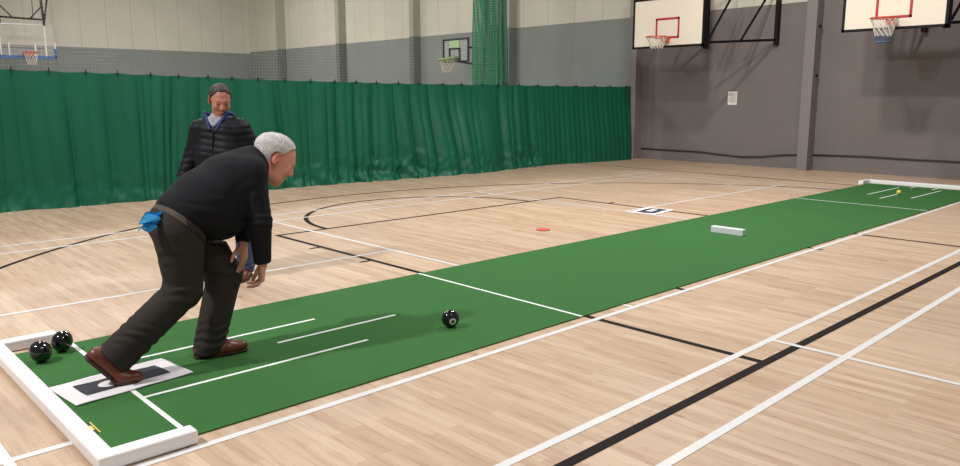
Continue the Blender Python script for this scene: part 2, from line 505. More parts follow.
CX = 5.67
pb = Paint(.0012)
pb.seg((-3, -1.553), (14.5, -1.238), .06)                    # baseline
for x in (3.235, 8.12):
    pb.seg((x, -1.499+.018*x), (x, 4.49), .055)
pb.seg((3.21, 4.46), (8.15, 4.46), .055)
pb.arc(V(CX, 4.46), 1.78, 0, 180, .06, 72)
pb.arc(V(CX, .15), 6.87, 10, 170, .055, 120)
pb.arc(V(CX, .15), 1.25, 0, 180, .05, 48)
for s in (-1.25, 1.25): pb.seg((CX+s, .17), (CX+s, -.19), .05)
for x, o in ((3.21, -.12), (8.15, .12)):
    for y in (3.51, 2.59, 1.7): pb.seg((x, y), (x+o, y), .05)
pb.seg((13.17, -5), (13.17, 12), .05)
pb.seg((-1.83, -5), (-1.83, 12), .05)
pb.build('black_court_markings', M['line_black'], FLOOR)
pw = Paint(.0020)
for y, t in ((-.228, .0155), (.22, .010), (5.44, 0), (5.90, 0)): pw.seg((-1.04, y-1.04*t), (12.4, y+12.4*t), .045)
for y, t in ((-1.316, .0176), (-1.807, .0213), (-7.0, .02)): pw.seg((-1.04, y-1.04*t), (14.0, y+14*t), .048)
pw.seg((-1.04, 2.855), (3.67, 2.855), .042); pw.seg((7.66, 2.855), (12.4, 2.855), .042)
for x in (-1.04, -.37, 3.68, 7.66, 11.64, 12.4):
    pw.seg((x, -.228+.0155*x), (x, 5.90), .042); pw.seg((x, -1.316+.0176*x), (x, -7.0), .042)
pw.seg((-1.04, -4.3), (3.68, -4.3), .042)
pw.build('white_court_markings', M['line_white'], FLOOR)

# ------------------------------------------------------------------ the bowls mat and its furniture
XF = 13.60
yr = lambda x: -.104+.0086*x
yl = lambda x: 1.788+.005*x
_m = MB().box((.0, 0, .0024), (XF+.04, 1, .009))
for v in _m.bm.verts: v.co.y = yl(v.co.x) if v.co.y > .5 else yr(v.co.x)
MAT = _m.build('bowls_mat', M['mat_green'], label='long green short-mat bowls carpet with white marking lines rolled out across the sports hall', cat='bowls mat')
W1 = .026
def mat_line(a, b, z=.0098):
    p = Paint(z); p.seg(a, b, W1); p.build('white_line', M['mat_white'], MAT)
for x in (.318, 3.185, 10.65, XF): mat_line((x, yr(x)), (x, yl(x)), .0099)
for x0, x1, y in ((.33, 1.75, 1.185), (1.29, 2.23, .875), (.33, 1.75, .53),
                  (11.9, 13.28, 1.25), (11.54, 12.45, .93), (11.9, 13.3, .60), (13.35, 13.58, 1.09), (13.30, 13.58, .74)):
    mat_line((x0, y), (x1, y))
tg = MB().box((-.006, .225, .0100), (.020, .385, .0115)).build('maker_tag', M['tag_dark'], MAT)
MB().box((.015, .225, .0115), (.021, .385, .0121)).box((-.006, .275, .0115), (.010, .335, .0121)).build('yellow_print', M['tag_yellow'], tg)

def fender(label, x_in, sgn):
    x_out = x_in-sgn*.085
    r = empty('fender', (x_in, .915, 0), label=label, cat='fender')
    def bx(name, a, b):
        lo = [min(p, q) for p, q in zip(a, b)]; hi = [max(p, q) for p, q in zip(a, b)]
        o = MB().box(lo, hi).build(name, M['fender'], None, bevel=.012, smooth=False)
        o.data.transform(Matrix.Translation((-x_in, -.915, 0))); o.parent = r
    bx('back_rail', (x_out, -.195 if sgn > 0 else -.075, .0024), (x_in-sgn*.004, 1.955, .072))
    bx('return_end', (x_in-sgn*.02, -.195 if sgn > 0 else -.075, .0026), (x_in+sgn*.345, -.108 if sgn > 0 else .012, .0715))
    bx('return_end', (x_in-sgn*.02, 1.868, .0026), (x_in+sgn*.30, 1.955, .0715))
    return r
fender('white three-sided wooden fender at the near end of the mat, beside two bowls', -.03, 1)
fender('white wooden fender closing the far end of the green mat', XF+.05, -1)

MB().box((6.975, .735, .0092), (7.05, 1.135, .084)).build('centre_block', M['block'], bevel=.008, label='white oblong wooden block lying across the middle of the green mat', cat='block')

def delivery_mat(label, c, rz, z, L=.64, W=.37, il=.46, iw=.19, em=None, emc=(-.03, 0)):
    r = empty('delivery_mat', (c[0], c[1], z), rz, label=label, cat='delivery mat', group='delivery mats')
    n, m = 40, 24
    bm = bmesh.new(); g = [[bm.verts.new((L*(i/n-.5), W*(j/m-.5), .005+.0025*math.sin(i*.33)*math.sin(j*.4+.5))) for j in range(m+1)] for i in range(n+1)]
    for i in range(n):
        for j in range(m): bm.faces.new((g[i][j], g[i+1][j], g[i+1][j+1], g[i][j+1]))
    rr = bmesh.ops.extrude_face_region(bm, geom=list(bm.faces))
    for v in rr['geom']:
        if isinstance(v, bmesh.types.BMVert): v.co.z -= .0045
    bmesh.ops.recalc_face_normals(bm, faces=list(bm.faces))
    me = bpy.data.meshes.new('border'); bm.to_mesh(me); bm.free(); link('white_border', me, M['dm_white'], r, True)
    bm = bmesh.new()
    g = [[bm.verts.new((il*(i/n-.5), iw*(j/m-.5), .0068+.0025*math.sin((il/L*(i-n/2)+n/2)*.33)*math.sin((iw/W*(j-m/2)+m/2)*.4+.5))) for j in range(m+1)] for i in range(n+1)]
    for i in range(n):
        for j in range(m): bm.faces.new((g[i][j], g[i+1][j], g[i+1][j+1], g[i][j+1]))
    me = bpy.data.meshes.new('centre'); bm.to_mesh(me); bm.free(); link('dark_centre', me, M['dm_dark'], r, True)
    b = MB()
    if em == 'round': b.lathe([(.062, 0), (.062, .0016)], Matrix.Translation((emc[0], emc[1], .0092)) @ Matrix.Diagonal((1, .8, 1, 1)), 32)
    else: b.box((-.10, -.045, .0092), (.11, .045, .0108))
    b.build('white_emblem', M['dm_white'], r)
    return r
delivery_mat('white-bordered dark delivery mat under the old man\'s rear shoe', (.328, .853), math.radians(6), .0130, em='round', emc=(-.075, -.015))
delivery_mat('small dark and white delivery mat lying on the bare wooden floor beyond the green mat', (7.92, 2.60), math.radians(8), .0026, L=.60, W=.40, il=.45, iw=.26, em='square')

def bowl(label, c, axis, group='black lawn bowls', z=.009, emblem=True, R=.062):
    w = R*.86                       # running radius, half width
    r = empty('bowl', (c[0], c[1], z), label=label, cat='bowl', group=group)
    ax = Vector(axis).normalized(); q = Vector((0, 0, 1)).rotation_difference(ax).to_matrix().to_4x4()
    T = Matrix.Translation((0, 0, R)) @ q
    prof = []
    n = 48
    for i in range(n+1):
        t = -math.pi/2+math.pi*i/n
        rr = R*max(math.cos(t), 0)**.92; h = w*1.04*math.sin(t)
        u = abs(h)/w
        if .62 < u < .68: rr *= .975         # turned ring
        prof.append((max(rr, .0012), max(-w, min(w, h))))
    MB().lathe(prof, T, 56).build('shell', M['bowl'], r, smooth=True)
    if emblem:
        for s in (1, -1):
            e = lambda rr: s*(w*1.04*math.sqrt(max(0, 1-(rr/R)**2.1)))
            MB().lathe([(a, min(max(e(a), -w), w)+s*.0009) for a in (.024, .021, .017, .012)], T, 40, cap=False).build('white_emblem_ring', M['emblem_white'], r, smooth=True)
            MB().lathe([(a, min(max(e(a), -w), w)+s*.0010) for a in (.012, .008, .003, .0002)], T, 32, cap=False).build('emblem_centre', M['emblem_dark'], r, smooth=True)
    return r
bowl('black bowl with a white ring emblem rolling alone along the middle of the green mat', (2.325, .372), (-.33, -.80, -.14))
bowl('shiny black bowl nearer the white fender, first of the pair by the fender corner', (.085, 1.515), (.8, -.45, .35), 'black bowls resting by the near fender', emblem=False, R=.066)
bowl('shiny black bowl behind the other one of the pair, touching the fender return end', (.235, 1.640), (.7, -.6, -.3), 'black bowls resting by the near fender', emblem=False, R=.066)
b = MB(); bmesh.ops.create_uvsphere(b.bm, u_segments=32, v_segments=20, radius=.036)
o = b.build('jack_ball', M['jack'], smooth=True, label='small yellow jack ball near the far end of the green mat', cat='jack ball'); o.location = (12.27, .905, .045)
MB().lathe([(.002, .0005), (.075, .0005), (.083, .004), (.078, .009), (.035, .015), (.002, .016)], Matrix.Translation((5.715, 2.61, .002)), 36).build('floor_marker', M['red'], smooth=True, label='flat orange-red round marker disc on the wooden floor beside the mat', cat='marker disc')

# ------------------------------------------------------------------ curtain, netting
def interp(x, xs, ys): return np.interp(x, xs, ys)
def smooth_interp(x, xs, ys, s=.35):
    return sum(np.interp(x+o, xs, ys) for o in (-s, -s/2, 0, s/2, s))/5
cx = np.arange(-3.2, 15.03, .0125); cz = np.linspace(0, 1, 46)
X, T = np.meshgrid(cx, cz, indexing='ij')
ytop = smooth_interp(cx, [-3.2, 12, 13.5, 15.3], [8.60, 8.57, 8.42, 8.15])
ybot = smooth_interp(cx, [-3.2, 1.35, 2.5, 6, 8.2, 9.6, 10.3, 11.3, 12.3, 13.5, 14.4, 15.3], [8.95, 8.72, 8.60, 8.58, 8.42, 8.22, 8.22, 8.45, 8.46, 8.26, 8.10, 8.10])
htop = smooth_interp(cx, [-3.2, 1.5, 3.4, 5.3, 8.1, 15.3], [1.99, 1.94, 1.905, 1.855, 1.82, 1.80])
hooks = [-2.9, -2.3, -1.7, -1.1, -.5, .1, .75, 1.62, 2.07, 2.55, 2.98, 3.46, 3.88, 4.35, 4.75, 5.2, 5.7, 6.2, 6.7, 7.15, 7.6, 8.1, 8.6, 9.2, 9.7, 10.3, 10.8, 11.4, 12.0, 12.6, 13.2, 13.8, 14.3, 14.85]
ph = np.interp(cx, hooks, np.arange(len(hooks)))
htop = htop-.016*np.abs(np.sin(math.pi*ph))
q = 1-T                                                     # 1 at the floor
Xd = X+q*np.clip((12.3-X)/.8, 0, 1)*(.10*np.sin(1.9*X+.5)+.05*np.sin(5.1*X+1))          # folds lean
def n1(x, f, s): return np.array([mnoise.noise((float(a)*f, s, 0)) for a in x])
a1 = (.75+.8*np.clip(n1(cx, .9, 3.3)+.25, 0, 1))[:, None]
a2 = (.5+.9*np.clip(n1(cx, 1.3, 8.1)+.2, 0, 1))[:, None]
p1 = np.cumsum(1+.8*n1(cx, 1.1, 1.7))*.0125
p1 = np.interp(Xd, cx, p1)
plain = np.clip((12.3-X)/.5, 0, 1)
cusp = lambda ph_: np.abs(np.sin(ph_))**.75-.6
fold = plain*(-.095*a1*cusp(p1*math.pi/.47)-.045*a2*cusp(p1*math.pi/.21+1.1)+.018*np.sin(p1*2*math.pi/.9+.7))+(1-plain)*(-.022*cusp(Xd*math.pi/.155)+.008*np.sin(Xd*2*math.pi/.6))
fold = fold*(.35+.65*np.clip(q*2.2, 0, 1))
tt = .5-.5*np.cos(math.pi*np.clip(q, 0, 1))
Y = ytop[:, None]*(1-tt)+ybot[:, None]*tt+fold
low = np.clip((.42-T)/.42, 0, 1)**1.3
cr = np.zeros_like(X)
for i in range(0, X.shape[0]):
    for j in range(0, 22):
        if low[i, j] > 0: cr[i, j] = mnoise.noise((X[i, j]*4.2+T[i, j]*5, T[i, j]*9, 1.7))+.5*mnoise.noise((X[i, j]*11-T[i, j]*9, T[i, j]*16, 4.2))
puddle = np.clip(n1(cx, .8, 12.5)+.65, .3, 1)[:, None]*plain+.12*(1-plain)
Y = Y+.13*low*cr*puddle-.10*np.clip((.10-T)/.10, 0, 1)**1.5*puddle
Z = T*htop[:, None]*1.0+.004
Z = Z-np.where(T < .3, .02*low*cr*T/.3*puddle, 0)
Z = np.maximum(Z, .004)
nx, nz = X.shape
vs = np.stack([X, Y, Z], -1).reshape(-1, 3)
ii = np.arange(nx*nz).reshape(nx, nz)
qd = np.stack([ii[:-1, :-1], ii[1:, :-1], ii[1:, 1:], ii[:-1, 1:]], -1).reshape(-1, 4)
CUR = empty('divider_curtain', (6, 8.57, 0), label='long green floor-length divider curtain hanging in loose folds across the hall', cat='curtain')
me = bpy.data.meshes.new('curtain_cloth'); me.from_pydata((vs-V(6, 8.57, 0)).tolist(), [], qd.tolist()); me.update()
link('curtain_cloth', me, M['curtain'], CUR, True)
hk = MB().tube([(0, -.004, -.05), (0, -.010, 0), (0, -.004, .03)], .007, 8).box((-.009, -.016, -.04), (.009, .0, .008)).build('curtain_hook', M['hook'], CUR)
for i, x in enumerate(hooks):
    o = hk if i == 0 else hk.copy()
    if i: COL.objects.link(o); o.parent = CUR
    k_ = int(np.argmin(abs(cx-x)))
    o.location = (x-6, vs.reshape(nx, nz, 3)[k_, -1, 1]-8.57-.012, htop[k_]+.012)

# white divider net above the curtain: gentle hanging folds
NX = np.arange(-3.2, 15.06, .08); NZ = np.linspace(0, 1, 12)
A, B = np.meshgrid(NX, NZ, indexing='ij')
yt = smooth_interp(NX, [-3.2, 12, 13.5, 15.3], [8.62, 8.59, 8.44, 8.17])[:, None]
ht = np.interp(NX, cx, htop)[:, None]
yy = yt+.05*np.sin(A*2.1)*np.sin(B*2.5+.5)+.03*np.sin(A*5.3)
zz = ht+B*(8.0-ht)
vv = np.stack([A, yy, zz], -1).reshape(-1, 3); ii = np.arange(len(NX)*12).reshape(len(NX), 12)
qd = np.stack([ii[:-1, :-1], ii[1:, :-1], ii[1:, 1:], ii[:-1, 1:]], -1).reshape(-1, 4)
me = bpy.data.meshes.new('net'); me.from_pydata(vv.tolist(), [], qd.tolist()); me.update()
tag(link('divider_net', me, M['net_white'], None, True), 'fine white divider netting hanging above the green curtain', 'net')
# green net gathered into a bundle
n, mz = 160, 30
vv = []; 
for i in range(n+1):
    a = i/n
    for j in range(mz+1):
        z = 1.79+(8-1.79)*j/mz
        wdt = .47+.02*math.sin(z*1.1)
        x = 10.80+(a-.5)*2*wdt+.02*math.sin(z*1.7+a*9)
        y = 8.80+.07*math.sin(a*2*math.pi*5.5+.4*math.sin(z*.6))+.045*math.sin(a*2*math.pi*13+1+.5*math.sin(z))-.06*math.cos((a-.5)*math.pi)
        vv.append((x, y, z))
ii = np.arange((n+1)*(mz+1)).reshape(n+1, mz+1)
qd = np.stack([ii[:-1, :-1], ii[1:, :-1], ii[1:, 1:], ii[:-1, 1:]], -1).reshape(-1, 4)
me = bpy.data.meshes.new('gathered'); me.from_pydata(vv, [], qd.tolist()); me.update()
GN = empty('gathered_net', (0, 0, 0), label='dark green netting gathered into an upright bundle rising behind the curtain', cat='net bundle')
link('netting', me, M['net_green'], GN, True)
MB().tube([(11.09+.03*math.sin(z*1.3), 8.66+.015*math.sin(z*2), z) for z in np.linspace(1.78, 8, 24)], [.05-.003*i*.4 for i in range(24)], 10).build('loose_fold', M['curtain'], GN, smooth=True)

# ------------------------------------------------------------------ basketball hoops
def ring(b, c, r, t, n=36): b.tube([(c[0]+r*math.cos(2*math.pi*i/n), c[1]+r*math.sin(2*math.pi*i/n), c[2]) for i in range(n)], t, 8, True); return b
def hoop_net(b, c, r, h, n=12, t=.006, levels=5, z0=0):
    for k in range(n):
        for s in (1, -1):
            pts = []
            for l in range(levels+1):
                f = l/levels; rr = r*(1-.42*f**.8); a = 2*math.pi*(k+s*.5*l)/n
                pts.append((c[0]+rr*math.cos(a), c[1]+rr*math.sin(a), c[2]-z0-h*f))
            b.tube(pts, t, 5)
    return b

def wall_hoop(label, y0, y1, posts, fringe=None, net_h=.36, dz=0.0):
    """fold-away wall hoop: cream board on a black steel frame"""
    xb, zb, zt = 13.7, 2.68+dz, 3.75+dz
    yc = (y0+y1)/2
    r = empty('basketball_hoop', (XW, yc, 0), label=label, cat='basketball hoop', group='cream wall-mounted basketball hoops')
    def put(b, name, m, parent=r, smooth=False):
        o = b.build(name, m, None, smooth)
        off = Vector((XW, yc, 0)) if parent is r else Vector((XW, yc, 0))
        o.data.transform(Matrix.Translation(-off)); o.parent = parent; return o
    bd = put(MB().box((xb, y0+.035, zb+.035), (xb+.03, y1-.035, zt-.035)), 'backboard', M['board'])
    b = MB()
    for a, c in (((y0, zb), (y1, zb+.045)), ((y0, zt-.045), (y1, zt)), ((y0, zb), (y0+.045, zt)), ((y1-.045, zb), (y1, zt))):
        b.box((xb-.012, a[0], a[1]), (xb+.045, c[0], c[1]))
    put(b, 'board_frame', M['steel'])
    ty, tz0, tz1, w = .30, 2.870+dz, 3.31+dz, .045
    b = MB()
    b.box((xb-.004, yc-ty, tz0), (xb, yc+ty, tz0+w)).box((xb-.004, yc-ty, tz1-w), (xb, yc+ty, tz1)).box((xb-.004, yc-ty, tz0), (xb, yc-ty+w, tz1)).box((xb-.004, yc+ty-w, tz0), (xb, yc+ty, tz1))
    put(b, 'target_square', M['target'], bd)
    zr = 2.86+dz*.6; cc = (xb-.375, yc, zr)
    b = ring(MB(), cc, .225, .011)
    put(b, 'rim', M['rim'], smooth=True)
    b = MB().box((xb-.12, yc-.075, zr-.10), (xb, yc+.075, zr+.012)).bar((xb-.16, yc-.06, zr), (xb-.05, yc-.07, zr), .03).bar((xb-.16, yc+.06, zr), (xb-.05, yc+.07, zr), .03)
    put(b, 'rim_bracket', M['rim'])
    put(hoop_net(MB(), cc, .22, net_h), 'net', M['cord'])
    if fringe: put(ring(hoop_net(MB(), (cc[0], cc[1], cc[2]-.30), .15, .12, 12, .008, 2), (cc[0], cc[1], cc[2]-.40), .11, .010), 'net_fringe', M['cord_blue'])
    # swing frame
    for (yb, yw) in posts:
        b = MB().box((xb+.045, yb-.05, zb+(-.02 if yb < yc else .05)), (xb+.13, yb+.05, 4.7)); put(b, 'board_post', M['steel'])
        b = MB().box((XW-.11, yw-.04, zb+.05), (XW, yw+.04, 4.75)); put(b, 'wall_post', M['steel'])
        b = MB()
        A0, A1 = Vector((xb+.09, yb, 0)), Vector((XW-.06, yw, 0))
        P = lambda t, z: A0.lerp(A1, t)+Vector((0, 0, z))
        b.bar(P(0, zb+.07), P(1, zb+.16), .05).bar(P(0, 4.5), P(1, 4.4), .05)
        b.bar(P(.05, zb+.12), P(.45, 3.95), .035).bar(P(.5, zb+.14), P(.92, 3.9), .035)
        put(b, 'swing_arm', M['steel'])
    return r
wall_hoop('cream backboard hoop on the end wall, left of the pillar, above the paper notice', 5.42, 7.22, [(5.46, 4.70), (7.18, 6.42)], net_h=.24, dz=-.075)
wall_hoop('cream backboard hoop on the end wall, right of the pillar, with blue-fringed net', .87, 2.60, [(.91, .18), (2.56, 1.78)], True, net_h=.30, dz=.02)

# ceiling-hung hoop with a clear board in the far hall
def far_hoop():
    y = 27.95; r = empty('hanging_basketball_hoop', (6.4, y, 0), label='ceiling-hung basketball hoop with clear board and blue lower edge beyond the netting', cat='basketball hoop')
    def put(b, name, m, smooth=False, parent=None):
        o = b.build(name, m, None, smooth); o.data.transform(Matrix.Translation((-6.4, -y, 0))); o.parent = parent or r; return o
    x0, x1, z0, z1 = 5.50, 7.30, 2.97, 4.12
    g = put(MB().box((x0, y, z0), (x1, y+.02, z1)), 'clear_board', M['glass'])
    put(MB().box((x0, y-.03, z0-.05), (x1+.02, y+.04, z0+.05)).box((x1-.04, y-.03, z0), (x1+.02, y+.04, z0+.32)).box((x0-.02, y-.03, z0), (x0+.04, y+.04, z0+.32)), 'blue_padding', M['pad_blue'])
    b = MB()
    b.box((x0+.3, y-.02, z0+.05), (x0+.34, y+.03, z0+.5)).box((x1-.68, y-.02, z0+.05), (x1-.63, y+.03, z0+.5)).box((x1-.34, y-.02, z0+.05), (x1-.29, y+.03, z1)).box((x0+.04, y-.02, z0+.05), (x0+.08, y+.03, z1)).box((x0, y-.02, z1-.04), (x1-.29, y+.03, z1)).box((x1-.04, y-.035, z0+.32), (x1+.01, y+.03, z0+.55))
    put(b, 'white_frame', M['white_steel'])
    put(MB().box((x0+.15, y+.03, z0+.30), (x1-.37, y+.06, z0+.335)), 'cross_bar', M['steel'])
    cc = (6.40, y-.40, 3.12)
    put(ring(MB(), cc, .24, .02), 'rim', M['rim'], True); put(MB().box((6.25, y-.18, 3.0), (6.55, y, 3.16)), 'rim_bracket', M['rim'])
    put(hoop_net(MB(), cc, .23, .42, 12, .007), 'net', M['cord'])
    b = MB(); xa, xb_ = 5.62, 7.0; zb = 4.32
    b.bar((xa, y, zb), (xb_, y, zb-.03), .06).bar((xa, y, 4.10), (xa-.02, y, 8), .06).bar((xb_, y, 4.10), (xb_-.14, y, 8), .07).bar((xb_, y, 4.15), (xb_+.75, y, 8), .05)
    b.bar((xa, y, 4.75), (xa+.4, y, zb), .04).bar((xb_-.03, y, 4.75), (xb_-.42, y, zb), .04).bar((xa+1.05, y, zb), (xa+1.12, y, 8), .02)
    put(b, 'hanging_frame', M['steel'])
far_hoop()
def small_hoop():
    x = 14.6; y0, y1, z0, z1 = 13.72, 14.88, 2.58, 3.27; yc = 14.38
    r = empty('practice_basketball_hoop', (XW, yc, 0), label='small clear-board basketball hoop with pale green rim beside the green net bundle', cat='basketball hoop')
    def put(b, name, m, smooth=False):
        o = b.build(name, m, None, smooth); o.data.transform(Matrix.Translation((-XW, -yc, 0))); o.parent = r; return o
    put(MB().box((x, y0, z0), (x+.02, y1, z1)), 'clear_board', M['glass'])
    w = .045; fr = lambda b, a, c, d, e: b.box((x-.02, a, d), (x+.03, a+w, e)).box((x-.02, c-w, d), (x+.03, c, e)).box((x-.02, a, d), (x+.03, c, d+w)).box((x-.02, a, e-w), (x+.03, c, e))
    put(fr(MB(), y0, y1, z0, z1), 'board_frame', M['steel'])
    put(fr(MB(), yc-.28, yc+.22, z0+.05, z0+.42), 'target_square', M['steel'])
    put(MB().box((x-.01, yc-.25, z1-.27), (x+.02, yc+.19, z1-.06)), 'pale_panel', M['panel_green'])
    cc = (x-.30, yc-.04, z0+.07)
    b = ring(MB(), cc, .25, .035); put(b, 'rim', M['rim_green'], True)
    put(MB().box((x-.15, yc-.2, z0+.02), (x, yc+.2, z0+.16)), 'rim_bracket', M['rim_green'])
    put(hoop_net(MB(), cc, .24, .38, 12, .007), 'net', M['cord'])
    put(MB().bar((x+.02, y0+.5, z0+.02), (XW, y0-.35, z0-.18), .06).bar((x+.02, y0+.1, z0+.42), (XW, y0-.4, z0+.32), .06).box((XW-.05, y0-.55, z0-.3), (XW, y0-.2, z0+.5)), 'wall_bracket', M['steel'])
small_hoop()

# paper notice, cables, box on the end wall
nt = MB().box((XW-.006, 5.585, 1.365), (XW-.001, 5.81, 1.665)).build('paper_notice', M['paper'], label='white printed paper notice pinned to the grey end wall under the backboard', cat='notice')
b = MB()
for i in range(9):
    z = 1.63-.027*i; b.box((XW-.0075, 5.61, z-.006), (XW-.006, 5.785-(.05 if i in (3, 8) else 0), z+.006))
b.build('printed_lines', M['ink'], nt)
MB().tube([(XW-.02, y, z) for y, z in ((8.15, .255), (7.4, .25), (6.47, .25), (5.9, .215), (5.4, .19), (4.9, .22), (4.4, .285), (3.965, .315))], .017, 8).build('wall_cable', M['cable'], smooth=True, label='dark sagging cable low on the end wall between curtain and pillar', cat='cable')
MB().tube([(XW-.02, y, z) for y, z in ((3.735, .32), (3.2, .335), (2.6, .345), (1.8, .335), (.9, .335), (-.5, .34), (-3, .34))], .017, 8).build('wall_cable', M['cable'], smooth=True, label='dark cable low on the end wall, right of the pillar', cat='cable')
wb = MB().box((15.42, 23.55, 1.98), (15.5, 24.05, 2.14)).build('wall_light_box', M['white_box'], bevel=.01, label='tiny bright white box on the far grey wall just above the curtain top', cat='light box')

# ------------------------------------------------------------------ people
M['skin'] = mat('skin', (214, 160, 140), .5, .06, 30, .08, 120, attr='tint')
M['hair_grey'] = mat('grey_hair', (180, 178, 176), .65, .18, 60, .3, 140, attr='tint')
M['hair_brown'] = mat('brown_hair', (80, 62, 50), .6, .18, 60, .3, 140, attr='tint')
M['jumper'] = mat('black_jumper_knit', (27, 27, 32), .9, .15, 12, .25, 160, spec=.2)
M['trousers'] = mat('charcoal_trouser_cloth', (50, 45, 41), .85, .14, 9, .2, 180, attr='tint', spec=.25)
M['shirt'] = mat('white_shirt_cloth', (222, 216, 222), .8, .05)
M['shoe'] = mat('brown_shoe_leather', (104, 52, 36), .4, .2, 14, .1, 60)
M['sole'] = mat('dark_brown_sole', (52, 28, 22), .6, .1)
M['puffer'] = mat('navy_puffer_nylon', (13, 14, 24), .6, .15, 10, .15, 40, spec=.25)
M['hood'] = mat('royal_blue_lining', (30, 48, 104), .6, .1)
M['fleece'] = mat('grey_fleece', (150, 152, 164), .85, .1)
M['jeans'] = mat('blue_denim', (56, 78, 112), .85, .22, 9, .2, 150)

def wrinkles(vs, spots):
    """spots: centre, axis across the fold, radius, wavelength, depth"""
    out = vs.copy()
    for c, ax, rad, wl, amp in spots:
        d = vs-np.array(c); r = np.linalg.norm(d, axis=1); f = np.exp(-(r/rad)**2)
        ph_ = (d@norm(ax))*2*math.pi/wl + 1.5*np.sin((d@norm(V(ax[1], ax[2], ax[0])))*2*math.pi/(wl*2.3))
        out += (amp*f*np.sin(ph_)/np.maximum(r, .02))[:, None]*d
    return out

def shoe(parent, origin, heel, ball, toe, up, side, name='shoe'):
    """upper with a collar, and a sole under it"""
    heel, ball, toe, up, side = map(lambda a: np.array(a, float), (heel, ball, toe, up, side))
    lo = np.minimum(np.minimum(heel, ball), toe)-.13; hi = np.maximum(np.maximum(heel, ball), toe)+.16
    up2 = norm(up); 
    def make(lift, rr, thin):
        g = SDF(lo, hi, .0045)
        for t in (-1, 1):
            g.cone(heel+up2*lift+side*t*.010, ball+up2*lift+side*t*.018, rr*.92, rr, .02)
            g.cone(ball+up2*lift+side*t*.018, toe+up2*lift+side*t*.010, rr, rr*.78, .02)
        return g
    g = make(.038, .036, 0)
    mid = heel*.55+ball*.45
    g.cone(heel+up2*.05, heel+up2*.085+(ball-heel)*.12, .036, .034, .02)
    g.cone(heel+up2*.075+(ball-heel)*.2, ball+up2*.045, .036, .034, .025)
    n_h = norm(np.cross(side, ball-heel)); n_h = n_h if n_h@up2 > 0 else -n_h
    n_t = norm(np.cross(side, toe-ball)); n_t = n_t if n_t@up2 > 0 else -n_t
    def flat(P, d):
        a = (P-heel)@n_h; b = (P-ball)@n_t
        s_ = np.clip(((P-ball)@norm(toe-ball))/.03+.5, 0, 1)
        return np.maximum(d, .006-(a*(1-s_)+b*s_))
    g.func(flat)
    o = sdf_object(name, g, M['shoe'], parent, origin, 2)
    g2 = make(.016, .040, 0)
    def slab(P, d):
        a = (P-heel)@n_h; b = (P-ball)@n_t
        s_ = np.clip(((P-ball)@norm(toe-ball))/.03+.5, 0, 1)
        h_ = a*(1-s_)+b*s_
        return np.maximum(np.maximum(d, h_-.017), -.001-h_)
    g2.func(slab)
    sdf_object('sole', g2, M['sole'], o, origin, 1)
    return o

# ---- the bowler
OLD = empty('person', (.70, .92, 0), label='grey-haired man in black jumper and charcoal trousers bending low after delivering a bowl', cat='person')
O1 = V(.70, .92, 0)
H1 = Head((1.358, .898, 1.180), math.radians(-9), math.radians(41), 1.15)
RW, LW = V(1.122, .690, .588), V(1.098, .880, .690)
g = SDF((.12, .50, .0), (1.62, 1.32, 1.42), .0045)
H1.sculpt(g, 1.0)
nb = V(1.17, .92, 1.165)
g.cone(H1.w(-.03, 0, -.03), nb, .064, .072, .03); g.cone(H1.w(.02, 0, -.085), nb+V(.05, 0, -.04), .045, .06, .03)
g.cone(nb, (1.02, .92, 1.06), .085, .13, .04); g.cone((1.02, .92, 1.06), (.74, .92, .90), .12, .10, .03)
g.cone((1.12, .78, 1.11), (1.19, 1.08, 1.08), .06, .06, .04)
g.cone((1.115, .765, 1.10), (1.115, .69, .84), .052, .042, .02); g.cone((1.115, .69, .84), RW, .042, .029, .01)
g.cone((1.20, 1.08, 1.07), (1.24, 1.10, .83), .052, .042, .02); g.cone((1.24, 1.10, .83), LW, .042, .029, .01)
for s_, hip, knee, ank in ((0, (.70, .84, .84), (.70, .83, .46), (.27, .845, .19)), (1, (.82, 1.01, .82), (1.01, .99, .48), (.86, .935, .10))):
    g.cone((.74, .92, .88), hip, .09, .075, .02); g.cone(hip, knee, .072, .052, .02); g.cone(knee, ank, .056, .04, .02)
g.cone((.27, .845, .19), (.285, .815, .08), .034, .03, .02); g.cone((.86, .935, .10), (.98, .905, .055), .034, .028, .02)
hand(g, RW, (-.10, .02, -1), (1, -.30, -.12), False, [(58, 20, 8), (46, 26, 12), (40, 30, 14), (36, 32, 16)], 1.12, .18, (.7, .9))
hand(g, LW, (-.06, -.06, -1), (.55, -.85, .05), True, [(4, 14, 8), (8, 18, 10), (14, 20, 12), (22, 24, 14)], 1.10, .28, (1.0, .75))
def c1(P):
    c = H1.paint(P, (212, 148, 128), (196, 100, 90))
    hm = (np.linalg.norm(P-(RW+V(-.04, 0, -.1)), axis=1) < .16) | (np.linalg.norm(P-(LW+V(0, 0, -.1)), axis=1) < .17)
    c[hm] = L3((208, 150, 132)); return c
sdf_object('body', g, M['skin'], OLD, O1, 1, c1)
H1.hair(M['hair_grey'], OLD, O1, .0045, ((168, 164, 163), (218, 215, 212)), back=.028, front=.010, slope=.52, low=-.078, puff=.010, seed=1)

